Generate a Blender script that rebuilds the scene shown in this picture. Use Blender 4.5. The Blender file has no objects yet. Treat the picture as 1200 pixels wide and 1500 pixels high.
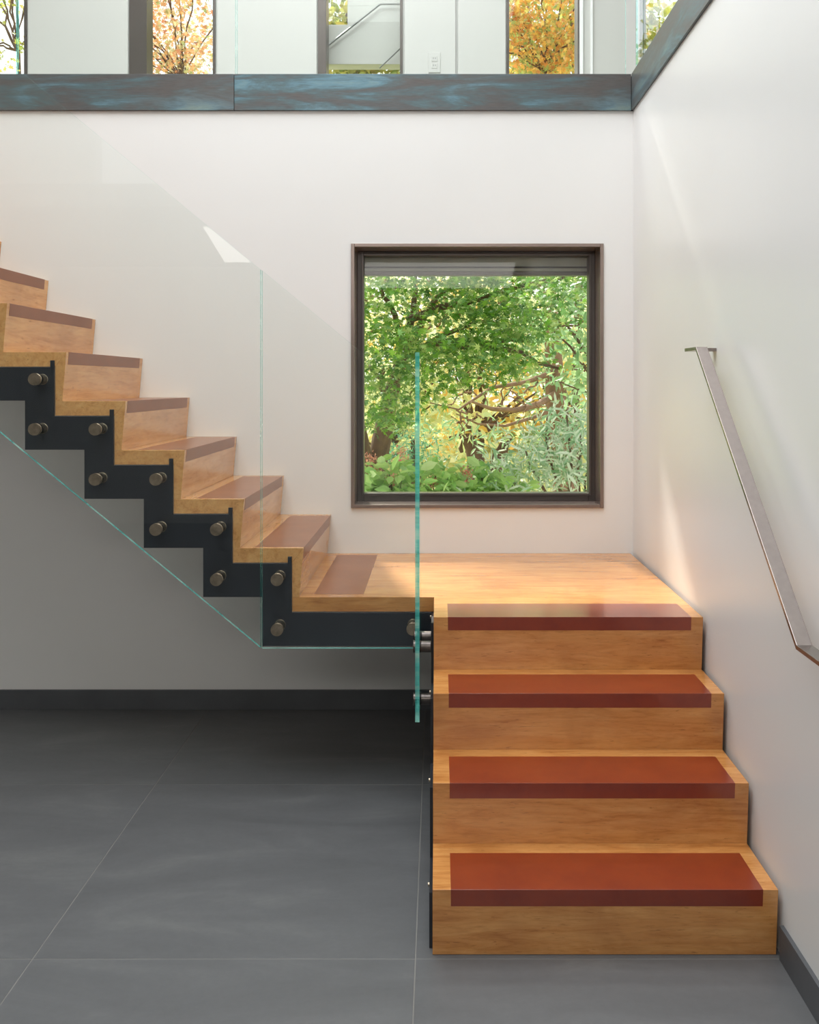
import bpy, math, random
import numpy as np
from mathutils import Vector
random.seed(7); rng = np.random.default_rng(7)
scn = bpy.context.scene
C = scn.collection

# ------------------------------------------------------------------ camera
F, PX, PY, H = 1290.9, 641.4, 562.2, 1.6705        # focal length and principal point in pixels of 1200x1500, eye height
cam_d = bpy.data.cameras.new('camera'); cam = bpy.data.objects.new('camera', cam_d); C.objects.link(cam)
cam.location = (0, 0, H); cam.rotation_euler = (math.pi/2, 0, 0)
cam_d.sensor_width = 36; cam_d.lens = 36*F/1500
cam_d.shift_x = -(PX-600)/1500; cam_d.shift_y = (PY-750)/1500
cam_d.clip_start = .05; cam_d.clip_end = 200
scn.camera = cam

# ------------------------------------------------------------------ world, sun, exposure
w = bpy.data.worlds.new('world'); scn.world = w; w.use_nodes = True
wn = w.node_tree; bg = wn.nodes['Background']
tc = wn.nodes.new('ShaderNodeTexCoord'); sep = wn.nodes.new('ShaderNodeSeparateXYZ'); cr = wn.nodes.new('ShaderNodeValToRGB')
wn.links.new(tc.outputs['Generated'], sep.inputs[0]); wn.links.new(sep.outputs[2], cr.inputs[0]); wn.links.new(cr.outputs[0], bg.inputs[0])
cr.color_ramp.elements[0].position = 0; cr.color_ramp.elements[0].color = (1, .98, .94, 1)
cr.color_ramp.elements[1].position = .9; cr.color_ramp.elements[1].color = (.72, .86, 1, 1)
bg.inputs[1].default_value = 1.7
sd = bpy.data.lights.new('sun', 'SUN'); sd.energy = 8; sd.angle = math.radians(5); sd.color = (1, .95, .86)
sun = bpy.data.objects.new('sun', sd); C.objects.link(sun); sun.location = (-3, 12, 18)
sun.rotation_euler = Vector((-.27, 1, 1.08)).to_track_quat('Z', 'Y').to_euler()
def area(name, loc, d, sx, sy, e, col=(1, 1, 1)):
    l = bpy.data.lights.new(name, 'AREA'); l.shape = 'RECTANGLE'; l.size = sx; l.size_y = sy; l.energy = e; l.color = col
    o = bpy.data.objects.new(name, l); C.objects.link(o); o.location = loc
    o.rotation_euler = Vector(d).to_track_quat('-Z', 'Y').to_euler(); return o
area('skylight_daylight', (-.75, 2.4, 5.86), (0, 0, -1), 3.2, 3.8, 190, (.98, .985, 1))
area('lower_room_fill', (-.6, -.9, 3.05), (0, .25, -1), 3.0, 1.5, 78, (1, .97, .93))  # unseen fill light added to brighten the risers and front floor
area('upper_window_daylight', (-.7, 5.2, 4.75), (0, -.75, -.9), 3.4, .7, 62, (.97, .98, 1))
scn.view_settings.view_transform = 'Standard'; scn.view_settings.look = 'None'
scn.view_settings.exposure = .08; scn.view_settings.gamma = 1; scn.view_settings.use_curve_mapping = False

def P(px, py, Y): return Vector(((px-PX)*Y/F, Y, H-(py-PY)*Y/F))
def PXx(px, Y): return (px-PX)*Y/F
def PZ(py, Y): return H-(py-PY)*Y/F

# ------------------------------------------------------------------ materials
def new_mat(name):
    m = bpy.data.materials.new(name); m.use_nodes = True
    nt = m.node_tree; b = nt.nodes['Principled BSDF']; return m, nt, b
def lin(r, g, b):
    f = lambda c: (c/255/12.92) if c/255 <= .04045 else ((c/255+.055)/1.055)**2.4
    return (f(r), f(g), f(b), 1)
def N(nt, t, **kw):
    n = nt.nodes.new(t)
    for k, v in kw.items(): setattr(n, k, v)
    return n
def coords(nt, scale, rnd=True):
    t = N(nt, 'ShaderNodeTexCoord'); mp = N(nt, 'ShaderNodeMapping'); mp.inputs['Scale'].default_value = scale
    nt.links.new(t.outputs['Object'], mp.inputs[0])
    if rnd:
        oi = N(nt, 'ShaderNodeObjectInfo'); mu = N(nt, 'ShaderNodeMath', operation='MULTIPLY'); mu.inputs[1].default_value = 37
        nt.links.new(oi.outputs['Random'], mu.inputs[0]); nt.links.new(mu.outputs[0], mp.inputs['Location'])
    return mp.outputs[0]
def noise(nt, v, scale, detail=4, rough=.55, dist=0):
    n = N(nt, 'ShaderNodeTexNoise'); n.inputs['Scale'].default_value = scale; n.inputs['Detail'].default_value = detail
    n.inputs['Roughness'].default_value = rough; n.inputs['Distortion'].default_value = dist
    nt.links.new(v, n.inputs['Vector']); return n.outputs[0]
def ramp(nt, fac, stops):
    r = N(nt, 'ShaderNodeValToRGB'); e = r.color_ramp.elements
    while len(e) < len(stops): e.new(.5)
    for k, (p, c) in enumerate(stops): e[k].position = p; e[k].color = c
    nt.links.new(fac, r.inputs[0]); return r.outputs[0]
def mixc(nt, a, b, fac, mode='MIX'):
    m = N(nt, 'ShaderNodeMix', data_type='RGBA', blend_type=mode)
    for s, v in ((6, a), (7, b)):
        if hasattr(v, 'links'): nt.links.new(v, m.inputs[s])
        else: m.inputs[s].default_value = v
    if hasattr(fac, 'links'): nt.links.new(fac, m.inputs[0])
    else: m.inputs[0].default_value = fac
    return m.outputs[2]
def bump(nt, b, h, strength, dist=.002):
    n = N(nt, 'ShaderNodeBump'); n.inputs['Strength'].default_value = strength; n.inputs['Distance'].default_value = dist
    nt.links.new(h, n.inputs['Height']); nt.links.new(n.outputs[0], b.inputs['Normal'])

def plain(name, col, rough=.5, metal=0, var=.12, scale=6, spec=.5):
    m, nt, b = new_mat(name); v = coords(nt, (1, 1, 1))
    n = noise(nt, v, scale, 4)
    lo = tuple(c*(1-var) for c in col[:3])+(1,); hi = tuple(min(1, c*(1+var)) for c in col[:3])+(1,)
    nt.links.new(ramp(nt, n, [(.3, lo), (.7, hi)]), b.inputs['Base Color'])
    b.inputs['Roughness'].default_value = rough; b.inputs['Metallic'].default_value = metal
    b.inputs['Specular IOR Level'].default_value = spec
    return m
def wall_mat(name, col, rough):
    m, nt, b = new_mat(name); v = coords(nt, (1, 1, 1), False)
    n = noise(nt, v, 1.3, 3); lo = tuple(c*.975 for c in col[:3])+(1,)
    nt.links.new(ramp(nt, n, [(.35, lo), (.7, col)]), b.inputs['Base Color'])
    b.inputs['Roughness'].default_value = rough
    bump(nt, b, noise(nt, v, 160, 3), .06, .001)
    return m
def wood_mat(name, axis):
    m, nt, b = new_mat(name)
    s = {'x': (1.6, 13, 13), 'y': (13, 1.6, 13)}[axis]
    v = coords(nt, s); v1 = coords(nt, (1, 1, 1) if axis == 'x' else (1, 1, 1))
    grain = noise(nt, v, 2.2, 7, .62, .8)
    fine = noise(nt, v, 9, 5, .7, .3)
    big = noise(nt, v1, 3.2, 4, .55, .5)
    c1 = ramp(nt, grain, [(.25, lin(168, 104, 48)), (.45, lin(204, 140, 76)), (.72, lin(220, 162, 96))] if axis == 'x' else [(.25, lin(186, 124, 68)), (.45, lin(218, 160, 98)), (.72, lin(230, 178, 118))])
    c2 = mixc(nt, c1, lin(158, 98, 46), ramp(nt, big, [(.48, (0, 0, 0, 1)), (.74, (.6, .6, .6, 1) if axis == 'x' else (.3, .3, .3, 1))]))
    c3 = mixc(nt, c2, ramp(nt, fine, [(.3, (.70, .62, .54, 1)), (.52, (1, 1, 1, 1))]), .55, 'MULTIPLY')
    fl_ = noise(nt, coords(nt, (6, 40, 40) if axis == 'x' else (40, 6, 40)), 3.5, 3, .6, .4)
    c3 = mixc(nt, c3, lin(128, 74, 34), ramp(nt, fl_, [(.64, (0, 0, 0, 1)), (.72, (.55, .55, .55, 1))]))
    nt.links.new(c3, b.inputs['Base Color'])
    b.inputs['Roughness'].default_value = .27; b.inputs['Coat Weight'].default_value = .6; b.inputs['Coat Roughness'].default_value = .1
    bump(nt, b, grain, .05, .001)
    return m
def leather_mat(name='red_brown_leather', c0=lin(124, 40, 14), c1=lin(142, 54, 20), cw=1):
    m, nt, b = new_mat(name); v = coords(nt, (1, 1, 1))
    n = noise(nt, v, 7, 5, .6)
    nt.links.new(ramp(nt, n, [(.3, c0), (.7, c1)]), b.inputs['Base Color'])
    b.inputs['Roughness'].default_value = .34; b.inputs['Coat Weight'].default_value = cw; b.inputs['Coat Roughness'].default_value = .15; b.inputs['Coat IOR'].default_value = 1.5
    bump(nt, b, noise(nt, v, 420, 3), .12, .0006)
    return m
def tile_mat():
    m, nt, b = new_mat('grey_porcelain'); v = coords(nt, (1, 1, 1)); v2 = coords(nt, (1, 3.2, 1))
    a = noise(nt, v2, 1.6, 7, .68, .5); f = noise(nt, v, 38, 4, .7)
    c = ramp(nt, a, [(.3, lin(92, 93, 94)), (.55, lin(101, 102, 103)), (.74, lin(113, 114, 113))])
    c = mixc(nt, c, ramp(nt, f, [(.3, (.86, .86, .86, 1)), (.65, (1, 1, 1, 1))]), .5, 'MULTIPLY')
    nt.links.new(c, b.inputs['Base Color'])
    b.inputs['Roughness'].default_value = .42
    bump(nt, b, f, .05, .001); return m
def patina_mat():
    m, nt, b = new_mat('patinated_blue_steel'); v = coords(nt, (1.1, 1.1, 7), False)
    a = noise(nt, v, 1.5, 8, .66, .5); k = noise(nt, coords(nt, (1, 1, 3), False), 1.1, 3, .5)
    f = noise(nt, coords(nt, (9, 9, 90), False), 2, 4, .6)
    c = ramp(nt, a, [(.30, lin(104, 94, 90)), (.45, lin(98, 99, 99)), (.52, lin(94, 112, 116)), (.60, lin(108, 140, 152)), (.74, lin(142, 164, 158))])
    c = mixc(nt, c, lin(104, 98, 94), ramp(nt, k, [(.46, (0, 0, 0, 1)), (.6, (.7, .7, .7, 1))]))
    c = mixc(nt, c, ramp(nt, f, [(.35, (.75, .75, .75, 1)), (.6, (1, 1, 1, 1))]), .6, 'MULTIPLY')
    nt.links.new(c, b.inputs['Base Color']); b.inputs['Roughness'].default_value = .36; b.inputs['Metallic'].default_value = .45
    bump(nt, b, f, .08, .001); return m
def glass_mat(name, tint=(.97, .985, .975, 1), refl=1.0):
    m = bpy.data.materials.new(name); m.use_nodes = True; nt = m.node_tree; nt.nodes.clear()
    o = N(nt, 'ShaderNodeOutputMaterial'); t = N(nt, 'ShaderNodeBsdfTransparent'); t.inputs[0].default_value = tint
    g = N(nt, 'ShaderNodeBsdfGlossy'); g.inputs['Roughness'].default_value = .012; g.inputs[0].default_value = (refl, refl, refl, 1)
    fr = N(nt, 'ShaderNodeFresnel'); fr.inputs[0].default_value = 1.48
    geo = N(nt, 'ShaderNodeNewGeometry')
    inv = N(nt, 'ShaderNodeMath', operation='SUBTRACT'); inv.inputs[0].default_value = 1; nt.links.new(geo.outputs['Backfacing'], inv.inputs[1])
    mu = N(nt, 'ShaderNodeMath', operation='MULTIPLY'); nt.links.new(fr.outputs[0], mu.inputs[0]); nt.links.new(inv.outputs[0], mu.inputs[1])
    mx = N(nt, 'ShaderNodeMixShader'); nt.links.new(mu.outputs[0], mx.inputs[0]); nt.links.new(t.outputs[0], mx.inputs[1]); nt.links.new(g.outputs[0], mx.inputs[2])
    nt.links.new(mx.outputs[0], o.inputs[0]); return m
def edge_glass_mat():
    m = bpy.data.materials.new('teal_glass_edge'); m.use_nodes = True; nt = m.node_tree; nt.nodes.clear()
    o = N(nt, 'ShaderNodeOutputMaterial'); b = N(nt, 'ShaderNodeBsdfPrincipled')
    n = noise(nt, coords(nt, (1, 1, 14)), 1.2, 4, .7)
    nt.links.new(ramp(nt, n, [(.36, lin(40, 170, 165)), (.5, lin(110, 215, 205)), (.62, lin(190, 240, 225))]), b.inputs['Base Color'])
    b.inputs['Roughness'].default_value = .12
    t = N(nt, 'ShaderNodeBsdfTransparent'); t.inputs[0].default_value = (.55, .93, .86, 1)
    mx = N(nt, 'ShaderNodeMixShader'); mx.inputs[0].default_value = .5
    nt.links.new(t.outputs[0], mx.inputs[1]); nt.links.new(b.outputs[0], mx.inputs[2]); nt.links.new(mx.outputs[0], o.inputs[0]); return m
def leaf_mat(name, cols, trans=.5, rough=.45):
    m = bpy.data.materials.new(name); m.use_nodes = True; nt = m.node_tree; nt.nodes.clear()
    o = N(nt, 'ShaderNodeOutputMaterial'); geo = N(nt, 'ShaderNodeNewGeometry')
    st = [(i/(len(cols)-1), lin(*c)) for i, c in enumerate(cols)]
    oi = N(nt, 'ShaderNodeObjectInfo'); ad = N(nt, 'ShaderNodeMath', operation='ADD'); fc = N(nt, 'ShaderNodeMath', operation='FRACT')
    nt.links.new(geo.outputs['Random Per Island'], ad.inputs[0]); nt.links.new(oi.outputs['Random'], ad.inputs[1]); nt.links.new(ad.outputs[0], fc.inputs[0])
    c = ramp(nt, fc.outputs[0], st)
    d = N(nt, 'ShaderNodeBsdfPrincipled'); d.inputs['Roughness'].default_value = rough; t = N(nt, 'ShaderNodeBsdfTranslucent')
    nt.links.new(c, d.inputs['Base Color']); nt.links.new(c, t.inputs[0])
    mx = N(nt, 'ShaderNodeMixShader'); mx.inputs[0].default_value = trans
    nt.links.new(d.outputs[0], mx.inputs[1]); nt.links.new(t.outputs[0], mx.inputs[2]); nt.links.new(mx.outputs[0], o.inputs[0]); return m

M = dict(
    wall=wall_mat('warm_white_plaster', (.80, .79, .765, 1), .55),
    wall_r=wall_mat('satin_white_plaster', (.78, .78, .765, 1), .32),
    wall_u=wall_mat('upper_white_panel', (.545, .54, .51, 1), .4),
    wood=wood_mat('maple_grain_across', 'x'), woody=wood_mat('maple_grain_deep', 'y'),
    leather=leather_mat(), leather2=leather_mat('taupe_brown_leather', lin(134, 80, 50), lin(148, 92, 60), .25), tile=tile_mat(), patina=patina_mat(),
    grout=plain('pale_grout', lin(128, 126, 122), .8), slab=plain('concrete', (.4, .4, .39, 1), .8),
    steel=plain('blackened_steel', lin(46, 49, 56), .34, .35, .15, 3),
    base=plain('charcoal_baseboard', lin(84, 86, 89), .45),
    brass=plain('weathered_nickel', lin(150, 138, 120), .3, .9, .3, 40), gasket=plain('black_gasket', lin(25, 25, 26), .6),
    darkcap=plain('dark_bronze_fitting', lin(92, 84, 80), .3, .8, .25, 40),
    frame=plain('dark_bronze_frame', lin(88, 81, 77), .3, .4, .12, 3), casing=plain('brown_bronze_casing', lin(136, 120, 112), .25, .5, .12, 3),
    shade=plain('grey_green_blind_box', lin(150, 152, 140), .4), white=plain('white_plastic', (.8, .8, .79, 1), .35, 0, .02),
    slot=plain('dark_slot', lin(60, 58, 56), .6), rail=plain('brushed_steel', lin(146, 136, 130), .24, .85, .06, 60),
    glass=glass_mat('clear_glass'), pane=glass_mat('window_glass', (.98, .99, .98, 1), .6), edge=edge_glass_mat(),
    bark=plain('brown_bark', lin(104, 80, 62), .9, 0, .35, 14), pbark=plain('reddish_bark', lin(140, 108, 84), .9, 0, .3, 12),
    lawn=plain('dry_lawn', lin(168, 168, 96), .95, 0, .25, 3), thin=plain('thin_grey_metal', lin(120, 122, 118), .4, .3),
)

# ------------------------------------------------------------------ object helpers
def wloc(o):
    l = o.location.copy()
    while o.parent: o = o.parent; l += o.location
    return l
def obj(name, verts, faces, mat, parent=None, mats=None, mi=None, smooth=False):
    v = np.array(verts, float); o0 = (v.min(0)+v.max(0))/2; o0[2] = v[:, 2].min()
    me = bpy.data.meshes.new(name); me.from_pydata([tuple(x) for x in (v-o0)], [], faces)
    for m in (mats or [mat]): me.materials.append(m)
    if mi is not None: me.polygons.foreach_set('material_index', mi)
    if smooth: me.polygons.foreach_set('use_smooth', [True]*len(me.polygons))
    me.update(); o = bpy.data.objects.new(name, me); C.objects.link(o)
    base = Vector((0, 0, 0))
    if parent: o.parent = parent; base = wloc(parent)
    o.location = Vector(o0)-base; return o
def bev(o, wd=.0015, seg=2):
    m = o.modifiers.new('bevel', 'BEVEL'); m.width = wd; m.segments = seg; m.limit_method = 'ANGLE'; m.angle_limit = math.radians(40); return o
def boxes(bl):
    V, Fc = [], []
    for (x0, x1, y0, y1, z0, z1) in bl:
        n = len(V); V += [(x, y, z) for z in (z0, z1) for x, y in ((x0, y0), (x1, y0), (x1, y1), (x0, y1))]
        Fc += [tuple(n+i for i in f) for f in ((3, 2, 1, 0), (4, 5, 6, 7), (0, 1, 5, 4), (1, 2, 6, 5), (2, 3, 7, 6), (3, 0, 4, 7))]
    return V, Fc
def box(name, b, mat, parent=None, bv=0): 
    v, f = boxes([b]); o = obj(name, v, f, mat, parent)
    if bv: bev(o, bv)
    return o
def mbox(name, bl, mat, parent=None, bv=0):
    v, f = boxes(bl); o = obj(name, v, f, mat, parent)
    if bv: bev(o, bv)
    return o
def prism_data(poly, a, b, axis):
    """poly in the plane across `axis`; axis x: (y,z), y: (x,z), z: (x,y)"""
    def pt(p, t): return {'x': (t, p[0], p[1]), 'y': (p[0], t, p[1]), 'z': (p[0], p[1], t)}[axis]
    n = len(poly); ar = sum(poly[i][0]*poly[(i+1) % n][1]-poly[(i+1) % n][0]*poly[i][1] for i in range(n))
    ccw = ar > 0
    if axis == 'y': ccw = not ccw
    if not ccw: poly = poly[::-1]
    V = [pt(p, a) for p in poly]+[pt(p, b) for p in poly]
    Fc = [tuple(range(n-1, -1, -1)), tuple(range(n, 2*n))]+[(i, (i+1) % n, n+(i+1) % n, n+i) for i in range(n)]
    return V, Fc
def prism(name, poly, a, b, axis, mat, parent=None, bv=0):
    v, f = prism_data(list(poly), a, b, axis); o = obj(name, v, f, mat, parent)
    if bv: bev(o, bv)
    return o
def glass_prism(name, poly, a, b, axis, parent=None):
    v, f = prism_data(list(poly), a, b, axis)
    return obj(name, v, f, None, parent, mats=[M['glass'], M['edge']], mi=[0, 0]+[1]*(len(f)-2))
def tube_data(pts, rads, seg=10):
    pts = [Vector(p) for p in pts]; V, Fc = [], []
    up = Vector((0.13, .31, 1)).normalized()
    for i, p in enumerate(pts):
        t = (pts[min(i+1, len(pts)-1)]-pts[max(i-1, 0)]).normalized()
        a = t.cross(up if abs(t.dot(up)) < .95 else Vector((1, 0, 0))).normalized(); b = t.cross(a)
        for k in range(seg):
            an = 2*math.pi*k/seg; V.append(tuple(p+(a*math.cos(an)+b*math.sin(an))*rads[i]))
    for i in range(len(pts)-1):
        for k in range(seg):
            Fc.append((i*seg+k, i*seg+(k+1) % seg, (i+1)*seg+(k+1) % seg, (i+1)*seg+k))
    Fc.append(tuple(range(seg))); Fc.append(tuple(range(len(V)-1, len(V)-seg-1, -1)))
    return V, Fc
def tubes(name, lst, mat, parent=None, seg=8):
    V, Fc = [], []
    for pts, rads in lst:
        v, f = tube_data(pts, rads, seg); n = len(V); V += v; Fc += [tuple(n+i for i in q) for q in f]
    return obj(name, V, Fc, mat, parent, smooth=True)
def cyl(name, a, b, r, mat, parent=None, seg=28, bv=0):
    v, f = tube_data([a, b], [r, r], seg); o = obj(name, v, f, mat, parent)
    if bv: bev(o, bv)
    return o
def thing(name, label, cat, loc, group=None):
    o = bpy.data.objects.new(name, None); C.objects.link(o); o.location = loc; o['label'] = label; o['category'] = cat
    if group: o['group'] = group
    o.empty_display_size = .1; return o
def tag(o, label, cat, group=None):
    o['label'] = label; o['category'] = cat
    if group: o['group'] = group
    return o
def struct(o): o['kind'] = 'structure'; return o

# ------------------------------------------------------------------ key dimensions (fitted to the photograph)
RI, G = .2, .2419
XL, XR = -.0152, .990                 # lower flight
YF = 2.5608                           # first nosing
YN, YB = 3.5975, 4.5295               # upper flight near end, back wall face
XS = -.5486                           # first nosing of upper flight
XW = 1.004                            # right wall face
Y3 = YF+3*G; LZ = .8
ZT = 3.258; ZB = 3.072                # fascia
YU = 5.3                              # upper back wall face
X0, Y0R, CZ = -5.0, -3.5, 5.9
BT = .06                              # board thickness

# ------------------------------------------------------------------ floor
fl = struct(box('floor', (X0-.2, XW+.2, Y0R-.2, YB+.25, -.15, -.0012), M['grout']))
T = 1.1125; gx = -.065; gy = 2.560; gw = .0035
first = None; tile_cache = {}
for i in range(-5, 2):
    for j in range(-6, 2):
        x0, x1, y0, y1 = gx+i*T+gw/2, gx+(i+1)*T-gw/2, gy+j*T+gw/2, gy+(j+1)*T-gw/2
        x0, x1, y0, y1 = max(x0, X0), min(x1, XW), max(y0, Y0R), min(y1, YB)
        if x1-x0 < .02 or y1-y0 < .02: continue
        key = (round(x1-x0, 3), round(y1-y0, 3))
        if key in tile_cache:
            o = bpy.data.objects.new('floor_tile', tile_cache[key]); C.objects.link(o); o.parent = fl
            o.location = Vector(((x0+x1)/2, (y0+y1)/2, -.012))-fl.location
        else:
            o = box('floor_tile', (x0, x1, y0, y1, -.012, 0), M['tile'], fl); tile_cache[key] = o.data
        bev(o, .001)

# ------------------------------------------------------------------ walls
wx0, wx1 = PXx(514.5, YB), PXx(884, YB); wz1, wz0 = PZ(357, YB), PZ(744, YB)
YW2 = YB+.25
struct(mbox('wall_back', [(X0-.2, wx0, YB, YW2, 0, ZB), (wx1, XW+.2, YB, YW2, 0, ZB), (wx0, wx1, YB, YW2, 0, wz0), (wx0, wx1, YB, YW2, wz1, ZB)], M['wall']))
struct(box('wall_right', (XW, XW+.2, Y0R, YB, 0, ZB), M['wall_r']))
struct(box('wall_left', (X0-.2, X0, Y0R, YB, 0, CZ), M['wall']))
# front wall (behind the camera) with a tall opening
struct(mbox('wall_front', [(X0-.2, -4.1, Y0R-.2, Y0R, 0, CZ), (.3, 4.2, Y0R-.2, Y0R, 0, CZ), (-4.1, .3, Y0R-.2, Y0R, 0, 3.4), (-4.1, .3, Y0R-.2, Y0R, 5.2, CZ)], M['wall']))
struct(box('wall_far_right', (4.2, 4.4, Y0R-.2, YU+.2, ZT-.02, CZ), M['wall']))
# ceiling with skylight opening, and an unseen eave added to block sun upstairs
sx0, sx1, sy0, sy1 = -2.35, .85, .5, 4.3
struct(mbox('ceiling', [(X0-.2, sx0, Y0R-.2, YU+.2, CZ, CZ+.2), (sx1, 4.4, Y0R-.2, YU+.2, CZ, CZ+.2), (sx0, sx1, Y0R-.2, sy0, CZ, CZ+.2), (sx0, sx1, sy1, YU+.2, CZ, CZ+.2), (X0-.2, 4.4, YU+.2, 7.0, CZ, CZ+.2)], M['wall']))
# upper floor slab round the opening; camera-side and left parts added to darken below
struct(mbox('floor_upper', [(X0-.2, XW+.02, YB+.012, YU+.2, ZB+.001, ZT-.006), (XW+.012, 4.4, Y0R-.2, YU+.2, ZB+.001, ZT-.006), (X0-.2, XS-11*G, 3.62, YB+.012, ZB+.001, ZT-.006), (X0-.2, XW+.012, Y0R-.2, .1, ZB+.001, ZT-.006), (X0-.2, -3.6, .1, 3.62, ZB+.001, ZT-.006)], M['slab']))
# baseboards
struct(box('baseboard_back', (X0, XW-.001, YB-.014, YB, .0, .100), M['base'], bv=.001))
struct(box('baseboard_right', (XW-.013, XW, Y0R, 2.556, .0, .100), M['base'], bv=.001))

# fascia: patinated steel plates on the edge of the upper floor
t1 = struct(box('trim_1', (X0, XW+.002, YB-.004, YB+.012, ZB, ZT-.008), M['steel']))
segs = [X0, PXx(-330, YB), PXx(344, YB), XW-.012]
for a, b in zip(segs[:-1], segs[1:]): box('fascia_plate', (a+.0012, b-.0012, YB-.016, YB-.004, ZB, ZT), M['patina'], t1, bv=.001)
t2 = struct(box('trim_2', (XW-.003, XW+.012, Y0R, YB-.006, ZB, ZT-.008), M['steel']))
for a, b in ((YB-2.4, YB-.017), (YB-4.8, YB-2.4), (Y0R, YB-4.8)): box('fascia_plate', (XW-.012, XW-.003, a+.0012, b-.0012, ZB, ZT), M['patina'], t2, bv=.001)

# ------------------------------------------------------------------ upper back wall with tall windows
def ux(px): return PXx(px, YU)
UZ0, UZ1 = ZT-.006, 5.55
wins = [(-140, 40), (190, 316), (466, 590), (742, 850), (942, 1110)]
V = []; px = ux(-700)
edges = [X0-.2]
for a, b in wins: edges += [ux(a), ux(b)]
edges.append(4.4)
bl = [(edges[i], edges[i+1], YU, YU+.2, UZ0, CZ) for i in range(0, len(edges), 2)]
bl += [(edges[i], edges[i+1], YU, YU+.2, UZ1, CZ) for i in range(1, len(edges)-1, 2)]
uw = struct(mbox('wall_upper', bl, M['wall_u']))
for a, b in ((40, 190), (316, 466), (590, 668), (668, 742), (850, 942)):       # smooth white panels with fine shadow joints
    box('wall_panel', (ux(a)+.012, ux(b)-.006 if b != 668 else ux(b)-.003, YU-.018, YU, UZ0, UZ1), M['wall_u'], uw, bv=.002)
n = 2
for k, (a, b) in enumerate(wins):
    x0, x1 = ux(a), ux(b); fw = .016
    lf = {1: .095, 2: .05}.get(k, .016)
    fm = struct(mbox('window_%d' % n, [(x0, x0+lf, YU-.01, YU+.12, UZ0, UZ1), (x1-fw, x1, YU-.01, YU+.12, UZ0, UZ1), (x0+lf, x1-fw, YU-.01, YU+.12, UZ1-fw, UZ1), (x0+lf, x1-fw, YU-.01, YU+.12, UZ0, UZ0+.02)], M['frame'], bv=.001))
    if k == 1: mbox('mullion', [(x0+lf-.004, x0+lf+.012, YU-.014, YU+.1, UZ0, UZ1)], M['frame'], fm)
    box('window_pane', (x0+lf, x1-fw, YU+.05, YU+.056, UZ0+.02, UZ1-fw), M['pane'], fm)
    n += 1
# third window: added panel and rail standing in for a reflection in the glass
YQ = YU+.2
prism('reflection_panel', [(PXx(470, YQ), PZ(94, YQ)), (PXx(620, YQ), PZ(94, YQ)), (PXx(620, YQ), UZ1), (PXx(509, YQ), UZ1), (PXx(509, YQ), PZ(36, YQ)), (PXx(470, YQ), PZ(36, YQ))], YQ, YQ+.1, 'y', M['wall_u'], uw, .002)
tubes('reflection_rail', [([P(466, 78, YQ-.03), P(557, 6, YQ-.03), P(610, 6, YQ-.03)], [.006]*3), ([P(556, 100, YQ-.03), P(592, 66, YQ-.03)], [.004]*2)], M['thin'], uw)
# white casement post beside the autumn tree window
struct(mbox('trim_3', [(ux(850)-.006, ux(853), YU-.035, YU+.0, UZ0, UZ1), (ux(864), ux(867), YU-.035, YU, UZ0, UZ1)], M['white']))
struct(mbox('trim_4', [(ux(936), ux(938.5), YU-.03, YU, UZ0, UZ1)], M['thin']))

# outlet
YP = YU-.018; xo, zo = PXx(636.5, YP), PZ(92, YP)
ol = thing('wall_outlet', 'white duplex power outlet low on the upper white wall panel', 'outlet', (xo, YP, zo-.06))
box('cover_plate', (xo-.036, xo+.036, YP-.006, YP, zo-.06, zo+.06), M['wall_u'], ol, bv=.002)
for dz in (-.021, .021):
    s = box('socket', (xo-.017, xo+.017, YP-.009, YP-.006, zo+dz-.015, zo+dz+.015), M['wall_u'], ol, bv=.002)
    for dx in (-.006, .006): box('slot', (xo+dx-.0012, xo+dx+.0012, YP-.0098, YP-.0088, zo+dz-.002, zo+dz+.008), M['slot'], s)

# ------------------------------------------------------------------ lower window
W1 = struct(mbox('window_1', [(wx0, wx0+.018, YB-.012, YW2+.02, wz0, wz1), (wx1-.018, wx1, YB-.012, YW2+.02, wz0, wz1), (wx0+.018, wx1-.018, YB-.012, YW2+.02, wz1-.018, wz1), (wx0+.018, wx1-.018, YB-.012, YW2+.02, wz0, wz0+.018)], M['casing'], bv=.002))
YG = YB+.14                       # plane of the sash
gx0, gx1, gz1, gz0 = PXx(533, YG), PXx(862.5, YG), PZ(375, YG), PZ(722, YG)
ix0, ix1, iz0, iz1 = wx0+.018, wx1-.018, wz0+.018, wz1-.018
mbox('sash_frame', [(ix0, gx0, YG, YG+.06, iz0, iz1), (gx1, ix1, YG, YG+.06, iz0, iz1), (gx0, gx1, YG, YG+.06, iz0, gz0), (gx0, gx1, YG, YG+.06, gz1, iz1)], M['frame'], W1, bv=.002)
mbox('sash_bead', [(gx0-.012, gx0, YG-.012, YG, gz0-.012, gz1+.012), (gx1, gx1+.012, YG-.012, YG, gz0-.012, gz1+.012), (gx0, gx1, YG-.012, YG, gz0-.012, gz0), (gx0, gx1, YG-.012, YG, gz1, gz1+.012)], M['frame'], W1, bv=.002)
box('window_pane', (gx0, gx1, YG+.028, YG+.034, gz0, gz1), M['pane'], W1)
bz = thing('roller_blind', 'rolled up grey green blind box across the top of the square window', 'blind', ((gx0+gx1)/2, YG+.09, PZ(404, YG+.06)))
ybl = YG+.064
box('blind_box', (gx0-.01, gx1+.01, ybl, ybl+.08, PZ(398, ybl), gz1+.02), M['shade'], bz, bv=.004)
box('blind_box_rib', (gx0-.01, gx1+.01, ybl-.004, ybl, PZ(393, ybl), PZ(390.5, ybl)), M['slot'], bz)
box('bottom_bar', (gx0-.01, gx1+.01, ybl-.003, ybl+.05, PZ(403.5, ybl), PZ(398, ybl)), M['frame'], bz, bv=.002)

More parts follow.
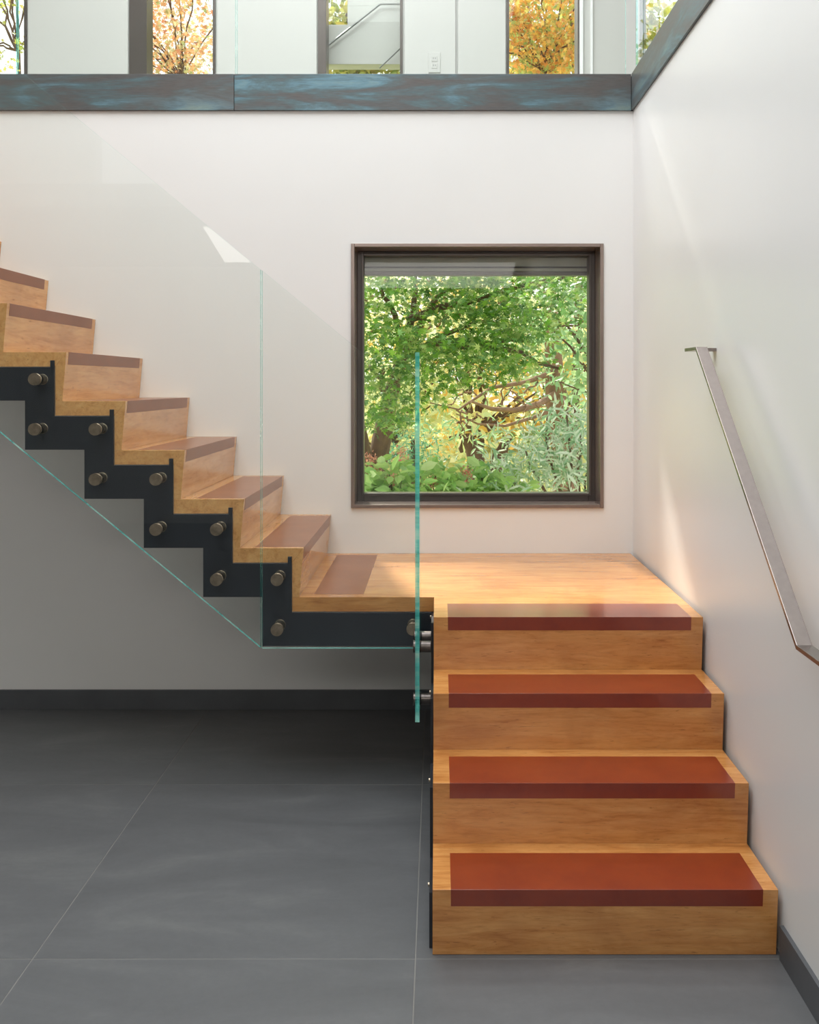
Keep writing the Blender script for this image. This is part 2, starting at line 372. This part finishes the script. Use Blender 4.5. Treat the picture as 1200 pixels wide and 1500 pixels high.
# ------------------------------------------------------------------ staircase
st = thing('staircase', 'maple wood L-shaped staircase with red-brown leather tread strips and black steel stringers', 'staircase', (.49, 3.2, 0))
SL, RT = .017, .046
def leather_profile(top):
    return [(-.0008, top+.0008), (.2, top+.0008), (.2, top-.004), (.0045, top-.004), (.0045+.0042, top-.05), (.0042-.0008, top-.05)]
# lower flight: nosing at y, going back in +y
for j in range(4):
    y = YF+j*G; z = RI*(j+1)
    def m(pr): return [(y+a, b) for a, b in pr]
    if j < 3:
        tr = prism('tread', m([(0, z), (RT, z-BT), (G+RT, z-BT), (G+RT, z), ]), XL, XR, 'x', M['wood'], st, .0012)
    else:
        # landing board: L-shaped plan, mitred to the riser along the front
        Y_, X_ = YN, XS-RT
        pl = [(XL, y+.0), (XR, y+.0), (XR, YB-.002), (X_, YB-.002), (X_, YN), (XL, YN)]
        v, f = prism_data(pl, z-BT, z, 'z')
        v = [(a, b+RT, c) if (c < z-.01 and abs(b-y) < 1e-4) else (a, b, c) for a, b, c in v]     # mitred front edge
        tr = bev(obj('landing', v, f, M['wood'], st), .0012)
    rp = [(0, z), (SL, z-RI), (RT, z-RI), (RT, z-BT)]
    if j == 0: rp[1] = (SL, .001); rp[2] = (RT, .001)
    prism('riser', m(rp), XL, XR, 'x', M['wood'], tr, .0008)
    prism('leather_strip', m(leather_profile(z)), .038, .946, 'x', M['leather'], tr, .0006)
land = tr
# the leather field at the foot of the upper flight
box('leather_strip', (XS+G-.205, XS+G, YN+.045, YB-.045, LZ-.004, LZ+.0008), M['leather2'], land, .0006)
# upper flight: nosing at x, going back in -x
for i in range(11):
    x = XS-i*G; z = 1.0+RI*i
    def m(pr): return [(x-a, b) for a, b in pr]
    tr = prism('tread', m([(0, z), (RT, z-BT), (G+RT, z-BT), (G+RT, z)]), YN, YB-.002, 'y', M['woody'], st, .0012)
    prism('riser', m([(0, z), (SL, z-RI), (RT, z-RI), (RT, z-BT)]), YN, YB-.002, 'y', M['woody'], tr, .0008)
    prism('leather_strip', m(leather_profile(z)), YN+.022, YB-.045, 'y', M['leather2'], tr, .0006)
# stringers
def upper_stringer(y0, y1, xe):
    top = [(xe, .738)]; bot = [(xe, .602)]
    for i in range(11):
        xr = XS-RT-.0005-i*G; zt = .738+RI*i
        top += [(xr, zt), (xr, zt+.228), (xr-.016, zt+.228), (xr-.016, zt+.2)]
        xb = XS-.165-i*G
        bot += [(xb, .602+RI*i), (xb, .802+RI*i)]
    top[-1] = (top[-1][0], top[-1][1]); 
    xe2 = XS-11*G-.1
    top.append((xe2, top[-1][1])); bot.append((xe2, bot[-1][1]))
    prism('stringer', top+bot[::-1], y0, y1, 'y', M['steel'], st, .001)
def zig(y0, y1, xe):                       # keep the hook clear of the tread boards: the plate runs just outside them
    upper_stringer(y0, y1, xe)
zig(YN-.010, YN-.0005, XL-.001)
upper_stringer(YB-.012, YB-.0025, XL-.001) if False else None
def lower_stringer(x0, x1):
    top = []; bot = []
    for j in range(4):
        yr = YF+j*G+RT+.0005; zt = RI*j-.062
        top += [(yr, max(zt, .001)), (yr, zt+.228), (yr+.016, zt+.228), (yr+.016, zt+.2)]
        yb = YF+j*G+.165
        bot += [(yb, max(.001, .002+RI*(j-1)+.0)), (yb, max(.001, .002+RI*j))]
    top.append((YN-.012, .738)); bot.append((YN-.012, .602))
    prism('stringer', top+bot[::-1], x0, x1, 'x', M['steel'], st, .001)
lower_stringer(XL-.0100, XL-.0005); lower_stringer(XR+.0005, XR+.008)
# closed black side plate under the landing edge facing the room
box('landing_plate', (XL-.010, XL-.001, YN-.011, YB-.02, .602, .738), M['steel'], st, .001)
# small bolts on the side plate at each tread
for j in (0, 1, 2, 3):
    cyl('bolt', (XL-.014, YF+j*G+.05, RI*(j+1)-.012), (XL-.0095, YF+j*G+.05, RI*(j+1)-.012), .006, M['brass'], st, 12)

# ------------------------------------------------------------------ glass balustrades with standoffs
YGf, YGb = 3.530, 3.545
zt = lambda x, a: a
def sl(x, x0, z0): return z0+(x0-x)*RI/G
def standoff(parent, a, d, mat):           # a: centre on the steel, d: unit direction towards the camera side
    a = Vector(a); d = Vector(d)
    g0 = YN-.010-YGb; g1 = g0+(YGb-YGf)
    b = cyl('standoff', a, a+d*(g0-.003), .0205, mat, parent, 28, .002)
    cyl('gasket', a+d*(g0-.003), a+d*g0, .0215, M['gasket'], b)
    cyl('gasket', a+d*g1, a+d*(g1+.003), .0215, M['gasket'], b)
    cyl('cap', a+d*(g1+.003), a+d*(g1+.018), .0225, mat, b, 28, .002)
Yc = YGf
X1s = PXx(382.5, Yc)                       # seam between the two panels
ztop = PZ(396, Yc); zbot = PZ(950, Yc)
Xc = PXx(534, Yc); ztl = PZ(520, Yc); Xe = XL-.058
p2 = glass_prism('glass_panel', [(X1s+.003, zbot), (Xe-.012, zbot), (Xe-.012, ztl), (Xc, ztl), (X1s+.003, ztop)], YGf, YGb, 'y')
tag(p2, 'clear glass balustrade panel in front of the landing, its top edge sloping then level', 'glass panel')
XA = -2.25
p1 = glass_prism('glass_panel', [(X1s-.003, zbot+.003), (X1s-.003, ztop+.003), (XA, sl(XA, X1s, ztop)), (XA, sl(XA, X1s, zbot))], YGf, YGb, 'y')
tag(p1, 'large clear glass balustrade panel sloping up beside the upper flight on the left', 'glass panel')
Yst = YN-.010
for pan, ks in ((p2, (0,)), (p1, (1, 2, 3, 4, 5, 6))):
    for k in ks:
        for dz in (0, RI):
            standoff(pan, (PXx(405.5, 3.513)-k*G, Yst, PZ(923, 3.513)+k*RI+dz), (0, -1, 0), M['brass'])
standoff(p2, (PXx(604.5, 3.513), Yst, PZ(922, 3.513)), (0, -1, 0), M['brass'])
# panel at right angles beside the top of the lower flight
gXa, gXb = XL-.010-.042-.016, XL-.010-.042
p3 = glass_prism('glass_panel', [(3.24, PZ(1058, 3.24)), (3.526, PZ(1058, 3.24)), (3.526, ztl), (3.24, ztl)], gXa, gXb, 'x')
tag(p3, 'narrow glass panel seen edge-on with bright teal edge beside the lower steps', 'glass panel')
for (yy, zz) in ((3.47, .675), (3.33, .678), (3.33, .48)):
    a = Vector((XL-.010, yy, zz)); d = Vector((-1, 0, 0))
    b = cyl('standoff', a, a+d*.039, .021, M['darkcap'], p3, 28, .002)
    cyl('gasket', a+d*.039, a+d*.042, .022, M['gasket'], b); cyl('cap', a+d*.054, a+d*.068, .0225, M['darkcap'], b, 28, .002)

# upper guard glass
ge = [PXx(-420, YB), PXx(23, YB), PXx(345, YB), PXx(668, YB), XW-.03]
lab = ['', 'upper floor guard glass at the left edge above the steel band', 'upper floor guard glass above the left part of the blue steel band',
       'upper floor guard glass above the middle of the steel band', 'upper floor guard glass ending at the right corner of the steel band']
lab[0] = 'upper floor guard glass at far left beside the teal edge line'
lab[1] = 'upper floor guard glass starting at the teal edge line, above the left band'
for k in range(4):
    g_ = glass_prism('guard_panel', [(ge[k]+.004, ZT+.002), (ge[k+1]-.004, ZT+.002), (ge[k+1]-.004, ZT+1.05), (ge[k]+.004, ZT+1.05)], YB+.014, YB+.026, 'y')
    tag(g_, [lab[0], lab[1], 'upper guard glass above the middle band, in front of the third window', lab[4]][k], 'glass panel')
g_ = glass_prism('guard_panel', [(YB-2.5, ZT+.002), (YB-.01, ZT+.002), (YB-.01, ZT+1.05), (YB-2.5, ZT+1.05)], XW+.012, XW+.024, 'x')
tag(g_, 'guard glass on the right-hand steel band running towards the viewer', 'glass panel')

# ------------------------------------------------------------------ handrail
HX0 = .900; HX1 = .940
yb, zb = HX0*F/(1167-PX), None
zb = PZ(945, yb); yt = HX0*F/(1019.5-PX); zt_ = PZ(508, yt); yx = HX0*F/(1003-PX)
hr = thing('handrail', 'flat satin steel handrail sloping down the right white wall', 'handrail', ((HX0+HX1)/2, (yb+yt)/2, zb))
th = .012
def rail_poly(pts, t):                      # offset polyline downward in (y,z), mitred
    lo = []
    for i, p in enumerate(pts):
        ns = []
        for a, b in ((i-1, i), (i, i+1)):
            if a >= 0 and b < len(pts):
                d = Vector((pts[b][0]-pts[a][0], pts[b][1]-pts[a][1])).normalized(); ns.append(Vector((d.y, -d.x)))
        nn = sum(ns, Vector((0, 0))).normalized(); k = t/max(.3, nn.dot(ns[0])); lo.append((p[0]+nn.x*k, p[1]+nn.y*k))
    return pts+lo[::-1]
path = [(yb-.34, zb), (yb, zb), (yt, zt_), (yx, zt_)]
prism('rail', rail_poly(path, th), HX0, HX1, 'x', M['rail'], hr, .0012)
box('return_plate', (HX1, XW, yb-.34, yb-.28, zb-.012, zb), M['rail'], hr, .001)
box('return_plate', (HX1, XW, yx-.04, yx, zt_-.012, zt_), M['rail'], hr, .001)
for t in ():
    yy = yb+(yt-yb)*t; zz = zb+(zt_-zb)*t-th
    v, f = tube_data([(HX0+.02, yy, zz), (HX0+.02, yy, zz-.035), (HX0+.032, yy, zz-.05), (XW, yy, zz-.05)], [.006]*4, 12)
    b = obj('bracket', v, f, M['rail'], hr, smooth=True)
    cyl('rosette', (XW-.005, yy, zz-.05), (XW, yy, zz-.05), .025, M['rail'], b)

# ------------------------------------------------------------------ garden
def garden_ground():
    n = 28; xs = np.linspace(-14, 14, n); ys = np.linspace(5.6, 34, n); V = []; Fc = []
    for yy in ys:
        for xx in xs: V.append((xx, yy, .25+.02*(yy-5.6)+.08*math.sin(xx*1.3+yy)*math.cos(yy*.7)))
    for a in range(n-1):
        for b in range(n-1): Fc.append((a*n+b, a*n+b+1, (a+1)*n+b+1, (a+1)*n+b))
    return struct(obj('ground', V, Fc, M['lawn'], smooth=True))
garden_ground()
def maple_tpl():
    pts = []; lob = [(-140, .45), (-95, .78), (-48, .95), (0, 1.1), (48, .95), (95, .78), (140, .45)]
    for k, (a, r) in enumerate(lob):
        an = math.radians(a); pts.append((math.sin(an)*r, math.cos(an)*r, -.22*r*r))
        if k < 6:
            a2 = math.radians((a+lob[k+1][0])/2); pts.append((math.sin(a2)*.36, math.cos(a2)*.36, -.02))
    pts.append((0, -.16, 0))
    V = [(0, 0, .03)]+pts; n = len(pts); return np.array(V)*.5, [(0, 1+i, 1+(i+1) % n) for i in range(n)]
def oval_tpl(wd=.3):
    V = [(0, -.5, 0), (wd*.8, -.15, .04), (wd*.75, .2, .03), (0, .55, -.1), (-wd*.75, .2, .03), (-wd*.8, -.15, .04), (0, 0, -.03)]
    return np.array(V), [(6, 0, 1), (6, 1, 2), (6, 2, 3), (6, 3, 4), (6, 4, 5), (6, 5, 0)]
def rotm(n, tilt, flat=True):
    az = rng.uniform(0, 2*np.pi, n); a = rng.normal(0, tilt, n); b = rng.normal(0, tilt, n)
    ca, sa, cb, sb, cz, sz = np.cos(a), np.sin(a), np.cos(b), np.sin(b), np.cos(az), np.sin(az)
    Rz = np.zeros((n, 3, 3)); Rz[:, 0, 0] = cz; Rz[:, 0, 1] = -sz; Rz[:, 1, 0] = sz; Rz[:, 1, 1] = cz; Rz[:, 2, 2] = 1
    Rx = np.zeros((n, 3, 3)); Rx[:, 0, 0] = 1; Rx[:, 1, 1] = ca; Rx[:, 1, 2] = -sa; Rx[:, 2, 1] = sa; Rx[:, 2, 2] = ca
    Ry = np.zeros((n, 3, 3)); Ry[:, 1, 1] = 1; Ry[:, 0, 0] = cb; Ry[:, 0, 2] = sb; Ry[:, 2, 0] = -sb; Ry[:, 2, 2] = cb
    return Rx@Ry@Rz
def cloud(name, cen, size, tpl, mat, parent, tilt=.7, stuff=True):
    V, Fc = tpl; n = len(cen); R = rotm(n, tilt); s = rng.uniform(.7, 1.25, n)*size
    P_ = np.einsum('nij,kj->nki', R, V)*s[:, None, None]+cen[:, None, :]
    P_ = P_.reshape(-1, 3); k = len(V); fa = np.array(Fc); al = (fa[None]+(np.arange(n)*k)[:, None, None]).reshape(-1, 3)
    me = bpy.data.meshes.new(name); base = wloc(parent); o0 = P_.mean(0); P_ = P_-o0
    me.vertices.add(len(P_)); me.vertices.foreach_set('co', P_.ravel())
    me.loops.add(al.size); me.loops.foreach_set('vertex_index', al.ravel().astype(np.int32))
    me.polygons.add(len(al)); me.polygons.foreach_set('loop_start', np.arange(0, al.size, 3, dtype=np.int32)); me.polygons.foreach_set('loop_total', np.full(len(al), 3, np.int32))
    me.materials.append(mat); me.update(calc_edges=True); me.validate()
    o = bpy.data.objects.new(name, me); C.objects.link(o); o.parent = parent; o.location = Vector(o0)-base
    if stuff: o['kind'] = 'stuff'
    return o
def leaves(cen, size, tpl, mat, parent, tilt=.6, name='leaf'):
    me = bpy.data.meshes.new(name); me.from_pydata([tuple(v) for v in tpl[0]], [], tpl[1]); me.materials.append(mat)
    base = wloc(parent)
    for c in cen:
        o = bpy.data.objects.new(name, me); C.objects.link(o); o.parent = parent; o.location = Vector(c)-base
        o.rotation_euler = (random.gauss(0, tilt), random.gauss(0, tilt), random.uniform(0, 6.28)); s = size*random.uniform(.75, 1.2); o.scale = (s, s, s)
def clump(c, r, n):
    v = rng.normal(0, 1, (n, 3))*np.array(r)*.5; return np.array(c)+v
def clumps(lst): return np.vstack([clump(*a) for a in lst])
MT, OT, NT_ = maple_tpl(), oval_tpl(.3), oval_tpl(.12)
LM = dict(
    maple=leaf_mat('green_maple_leaf', [(60, 104, 28), (104, 156, 44), (140, 184, 62), (84, 132, 50), (120, 164, 96), (186, 204, 120), (72, 120, 34)], .5),
    cool=leaf_mat('cool_green_leaf', [(158, 196, 140), (184, 212, 166), (134, 180, 128), (206, 216, 150)], .45),
    silver=leaf_mat('silvery_leaf', [(206, 222, 198), (232, 238, 226), (172, 202, 168), (140, 180, 138)], .35),
    pale=leaf_mat('pale_far_foliage', [(238, 242, 196), (250, 248, 214), (222, 234, 184), (252, 240, 190)], .62),
    yellow=leaf_mat('yellow_far_foliage', [(252, 220, 130), (250, 204, 120), (254, 236, 170), (240, 228, 150)], .62),
    orange=leaf_mat('orange_autumn_leaf', [(240, 176, 84), (250, 206, 100), (226, 146, 72), (246, 224, 130), (186, 196, 110), (150, 176, 100)], .5),
    rust=leaf_mat('rust_autumn_leaf', [(234, 170, 122), (242, 194, 136), (220, 146, 106), (190, 190, 130), (244, 220, 176), (160, 180, 120)], .5),
    olive=leaf_mat('olive_autumn_leaf', [(170, 180, 90), (204, 196, 96), (140, 160, 80), (226, 200, 110)], .5),
    bush=leaf_mat('blue_green_bush_leaf', [(100, 158, 122), (124, 178, 140), (84, 140, 108)], .4),
    shrub=leaf_mat('bright_shrub_leaf', [(166, 206, 110), (190, 218, 140), (140, 188, 100), (208, 226, 170)], .4),
    pink=leaf_mat('pink_flower_petal', [(222, 140, 124), (232, 176, 150), (206, 110, 100)], .4),
)
def branch(p0, p1, r0, r1, sag=.1, n=6, jit=.03):
    p0, p1 = Vector(p0), Vector(p1); pts = []; rr = []
    for i in range(n+1):
        t = i/n; p = p0.lerp(p1, t); p.z -= sag*4*t*(1-t); p += Vector((random.uniform(-jit, jit), random.uniform(-jit, jit), random.uniform(-jit, jit)))*(1 if 0 < i < n else 0)
        pts.append(p); rr.append(r0+(r1-r0)*t)
    return pts, rr
# green maple just outside
mt = thing('maple_tree', 'green Japanese-type maple with a forked brown trunk at left outside the square window', 'tree', (P(556, 700, 7.6).x, 7.6, .3))
b0 = P(556, 700, 7.6); b0.z = .25
fork = P(560, 640, 7.6)
br = [([b0, (b0.x+.03, 7.6, .8), P(548, 700, 7.6), fork, P(572, 580, 7.5), P(590, 520, 7.3)], [.15, .13, .10, .085, .065, .05]),
      ([b0, P(538, 690, 7.5), P(520, 600, 7.4), P(515, 500, 7.3)], [.1, .07, .06, .04])]
for (a, b, ya, yb_) in (((572, 580), (640, 440), 7.5, 7.0), ((580, 540), (700, 470), 7.4, 6.8), ((590, 520), (780, 500), 7.3, 6.8), ((600, 500), (660, 420), 7.3, 7.2),
                        ((590, 520), (560, 420), 7.3, 7), ((600, 505), (610, 400), 7.3, 7.4), ((572, 580), (540, 540), 7.5, 6.9), ((640, 500), (820, 540), 7.0, 6.9), ((596, 470), (860, 400), 7.2, 7)):
    br.append(branch(P(*a, ya), P(*b, yb_), .035, .012, -.05))
tubes('trunk', br, M['bark'], mt)
cl = []
for (x, y, Y, rx, rz, n_) in [
    (545, 420, 7, .35, .16, 150), (590, 425, 7.2, .4, .14, 170), (650, 420, 6.9, .45, .14, 200), (705, 415, 7, .45, .15, 200), (760, 412, 6.8, .45, .15, 200), (815, 408, 6.9, .4, .14, 150), (850, 415, 7.2, .3, .13, 80),
    (560, 462, 6.7, .32, .12, 130), (690, 455, 6.8, .42, .15, 220), (745, 455, 6.7, .4, .15, 210), (795, 450, 6.9, .35, .14, 130), (720, 490, 6.6, .42, .15, 230), (768, 485, 6.8, .3, .13, 130),
    (680, 520, 6.7, .4, .15, 190), (735, 528, 6.6, .36, .14, 180), (700, 556, 6.7, .28, .1, 60), (760, 540, 6.6, .22, .1, 35), (660, 562, 6.8, .26, .1, 50),
    (545, 500, 6.5, .3, .14, 120), (590, 495, 6.6, .32, .14, 140), (630, 512, 6.6, .3, .12, 120), (565, 535, 6.5, .34, .15, 150), (610, 545, 6.6, .26, .13, 80), (550, 570, 6.5, .26, .14, 100), (590, 580, 6.6, .22, .1, 60),
    (556, 605, 6.4, .22, .13, 90), (580, 618, 6.4, .14, .08, 30), (545, 618, 6.4, .15, .06, 20), (620, 590, 6.7, .18, .1, 35), (500, 450, 6.8, .5, .3, 160), (480, 550, 6.8, .4, .25, 100), (880, 430, 7, .4, .2, 80)]:
    cl.append((tuple(P(x, y, Y)), (rx, .8, rz), int(n_*1.9)))
pts = clumps(cl); rng.shuffle(pts)
order = np.argsort(pts[:, 1]); near = pts[order[:300]]; rest = pts[order[300:]]
leaves(near, .088, MT, LM['maple'], mt, .55)
cloud('foliage', rest, .08, MT, LM['maple'], mt, .6)
# cool green sapling at right
sp = thing('birch_sapling', 'pale cool-green tree with thin twigs at right of the square window', 'tree', (P(880, 600, 7.4).x, 7.4, .3))
g0 = P(885, 600, 7.4); g0.z = .28
tubes('trunk', [([g0, P(880, 560, 7.4), P(862, 520, 7.4), P(826, 470, 7.3)], [.05, .03, .018, .008]), ([P(862, 545, 7.4), P(836, 508, 7.3), P(786, 462, 7.2)], [.014, .009, .005]), ([P(872, 580, 7.4), P(820, 560, 7.3)], [.012, .005])], M['bark'], sp)
cloud('foliage', clumps([(tuple(P(x, y, 7.4)), (.35, .6, .22), n_) for x, y, n_ in ((838, 445, 110), (850, 490, 110), (822, 520, 60), (856, 540, 80), (800, 470, 45), (845, 580, 60), (900, 500, 100))]), .085, OT, LM['cool'], sp, .8)
# pine with long sweeping bare branches
pn = thing('pine_tree', 'pine with long bare reddish branches sweeping left in mid garden', 'tree', (P(815, 600, 10).x, 10, .3))
q0 = P(830, 700, 10); q0.z = .3
pl = [([q0, P(826, 650, 10), P(816, 590, 10), P(812, 540, 10), P(806, 440, 10), P(800, 300, 10)], [.16, .15, .13, .11, .08, .05]),
      ([P(812, 578, 9.9), P(790, 592, 9.5), P(755, 601, 9.2), P(720, 599, 9.0), P(690, 588, 8.9)], [.045, .036, .03, .022, .012]),
      ([P(812, 600, 9.9), P(780, 612, 9.5), P(740, 624, 9.2), P(700, 621, 9.0), P(668, 606, 8.9)], [.026, .02, .015, .011, .006]),
      ([P(812, 545, 9.9), P(770, 560, 9.5), P(720, 568, 9.3), P(672, 600, 9.1), P(630, 590, 9)], [.035, .025, .018, .01, .006])]
for k in range(16):
    x = random.uniform(665, 800); y = random.uniform(570, 620); pl.append(branch(P(x, y, 9.3), P(x+random.uniform(-50, 40), y+random.uniform(-50, 45), 9.2), .011, .004, random.uniform(-.05, .05), 5, .03))
tubes('trunk', pl, M['pbark'], pn, 8)
cloud('needle_tufts', clumps([(tuple(P(x, y, 10)), (.5, .6, .18), n_) for x, y, n_ in ((700, 640, 50), (640, 620, 50), (770, 560, 60), (840, 560, 160), (780, 640, 50), (820, 500, 140), (850, 610, 120), (740, 520, 80))]), .13, NT_, LM['cool'], pn, 1.2)
# two leaning stems further back
for (x, lbl, dx) in ((700, 'slim leaning brown trunk left of its neighbour behind the shrubs', -14), (728, 'thicker leaning brown trunk right of its neighbour behind the shrubs', 16)):
    s0 = P(x+dx*.2, 690, 11); s0.z = .3
    o = tubes('tree_trunk', [([s0, P(x+dx*.2, 670, 11), P(x+dx, 640, 11)] , [.12, .11, .07])], M['bark']); tag(o, lbl, 'trunk')
# conical blue-green bush
cb = thing('conifer_bush', 'blue-green rounded conifer bush behind the glass edge in the garden', 'bush', (P(605, 700, 8.6).x, 8.6, .3))
s0 = P(605, 690, 8.6); s0.z = .3
tubes('trunk', [([s0, P(605, 645, 8.6)], [.05, .02])], M['bark'], cb)
cloud('foliage', clumps([(tuple(P(606, 672, 8.6)), (.34, .3, .36), 900)]), .06, NT_, LM['bush'], cb, 1.2)
# silvery shrub at right
ss = thing('silvery_shrub', 'big silvery-leaved shrub filling the lower right of the square window', 'bush', (P(840, 700, 6.6).x, 6.6, .3))
s0 = P(840, 720, 6.6); s0.z = .3
tubes('stem', [branch(s0, P(x, y, 6.5), .02, .006, -.05) for x, y in ((770, 660), (800, 640), (850, 630), (830, 600), (870, 650))], M['bark'], ss)
cloud('foliage', clumps([(tuple(P(x, y, 6.5)), (r, .4, r*.6), n_) for x, y, r, n_ in ((780, 665, .35, 220), (830, 645, .4, 300), (850, 690, .4, 320), (780, 700, .4, 280), (735, 690, .25, 130), (850, 612, .25, 130), (720, 715, .3, 130), (890, 660, .4, 200))]), .095, NT_, LM['silver'], ss, .9)
# hydrangea-like shrubs along the sill
for (xs_, Y, lbl) in (((530, 560, 585), 5.9, 'leafy shrub with pink flower heads at the lower left of the square window'),
                      ((610, 640, 665), 6.1, 'bright green broad-leaved shrub just right of the glass edge, pink flowers'),
                      ((690, 715, 742), 6.3, 'small green broad-leaved shrub in front of the leaning trunks')):
    c = P(xs_[1], 720, Y)
    hy = thing('flowering_shrub', lbl, 'bush', (c.x, Y, .3)); s0 = Vector((c.x, Y, .28))
    tubes('stem', [branch(s0, P(x+random.uniform(-15, 15), random.uniform(694, 715), Y), .008, .004, -.03) for x in xs_ for _ in range(3)], M['bark'], hy)
    pts = clumps([(tuple(P(x, y, Y)), (.2, .25, .11), n_) for x in xs_ for y, n_ in ((698, 26), (716, 36), (735, 34))])
    leaves(pts, .105, OT, LM['shrub'], hy, .7)
    if Y < 6.2:
        for (fx, fy) in (((541, 672), (574, 702), (588, 666), (546, 690)) if Y < 6 else ((632, 705), (682, 694))):
            v = clump(tuple(P(fx, fy, Y-.05)), (.05, .05, .05), 70); cloud('flower_head', v, .022, OT, LM['pink'], hy, 1.2)
# far foliage
def tree(name, lbl, px, py, Y, r, rz, n_, size, mat, tr=.12, tilt=.9, k=10, tpl=OT, h0=.5):
    c = P(px, py, Y); t = thing(name, lbl, 'tree', (c.x, Y, h0)); base = Vector((c.x, Y, h0))
    lst = [([base, Vector((c.x+.1, Y, (c.z+h0)/2)), c+Vector((0, 0, rz*.5))], [tr, tr*.8, tr*.3])]
    cl = []
    for i in range(k):
        d = Vector((random.uniform(-1, 1)*r, random.uniform(-.6, .6)*r, random.uniform(-1, 1)*rz)); lst.append(branch(c-Vector((0, 0, rz*.6)), c+d, tr*.3, .008, -.1))
        cl.append((tuple(c+d), (r*.55, r*.5, rz*.4), n_//k))
    tubes('trunk', lst, M['bark'], t); cloud('foliage', clumps(cl), size, tpl, mat, t, tilt); return t
tree('golden_tree', 'golden yellow tree far behind the maple, centre of the square window', 700, 560, 16, 2.4, 1.6, 2600, .2, LM['yellow'], k=14)
tree('pale_green_tree', 'pale yellow-green tree far away at the left behind the maple', 560, 600, 14, 1.6, 1.4, 2400, .16, LM['pale'], k=12)
tree('pale_green_tree', 'pale green tree far away at the right behind the pine', 830, 600, 17, 2.0, 2.2, 2400, .2, LM['cool'], k=12)
tree('low_pale_thicket', 'low pale thicket at the back of the garden under the golden tree', 690, 660, 18, 5.5, 1.0, 5200, .22, LM['pale'], k=14)
# autumn trees above, seen through the upper windows
tree('orange_maple', 'orange and yellow autumn tree behind the fourth upper window', 800, 50, 10.5, .85, .8, 5600, .1, LM['orange'], k=20, tpl=MT, tr=.035)
tree('green_autumn_tree', 'green-gold tree top behind the orange one at the fourth upper window', 840, 60, 13, 1.2, 1.1, 3800, .16, LM['olive'], k=12, tr=.08)
tree('rust_maple', 'rust-coloured autumn tree behind the second upper window', 265, 60, 11, .9, .8, 5600, .1, LM['rust'], k=20, tpl=MT, tr=.03)
tree('olive_branch_tree', 'thin yellow-green tree against the white sky at the far left upper window', 24, 20, 10, .5, .7, 700, .09, LM['olive'], k=10, tpl=MT, tr=.04)
tree('hedge_tree', 'olive green tree behind the third upper window', 510, 60, 9.0, .6, .7, 4000, .1, LM['olive'], k=14, tr=.05)
tree('tall_pale_tree', 'tall pale green tree at the back of the garden above the maple crown', 680, 400, 15, 4.5, 1.4, 7000, .17, LM['pale'], k=26, tr=.1)
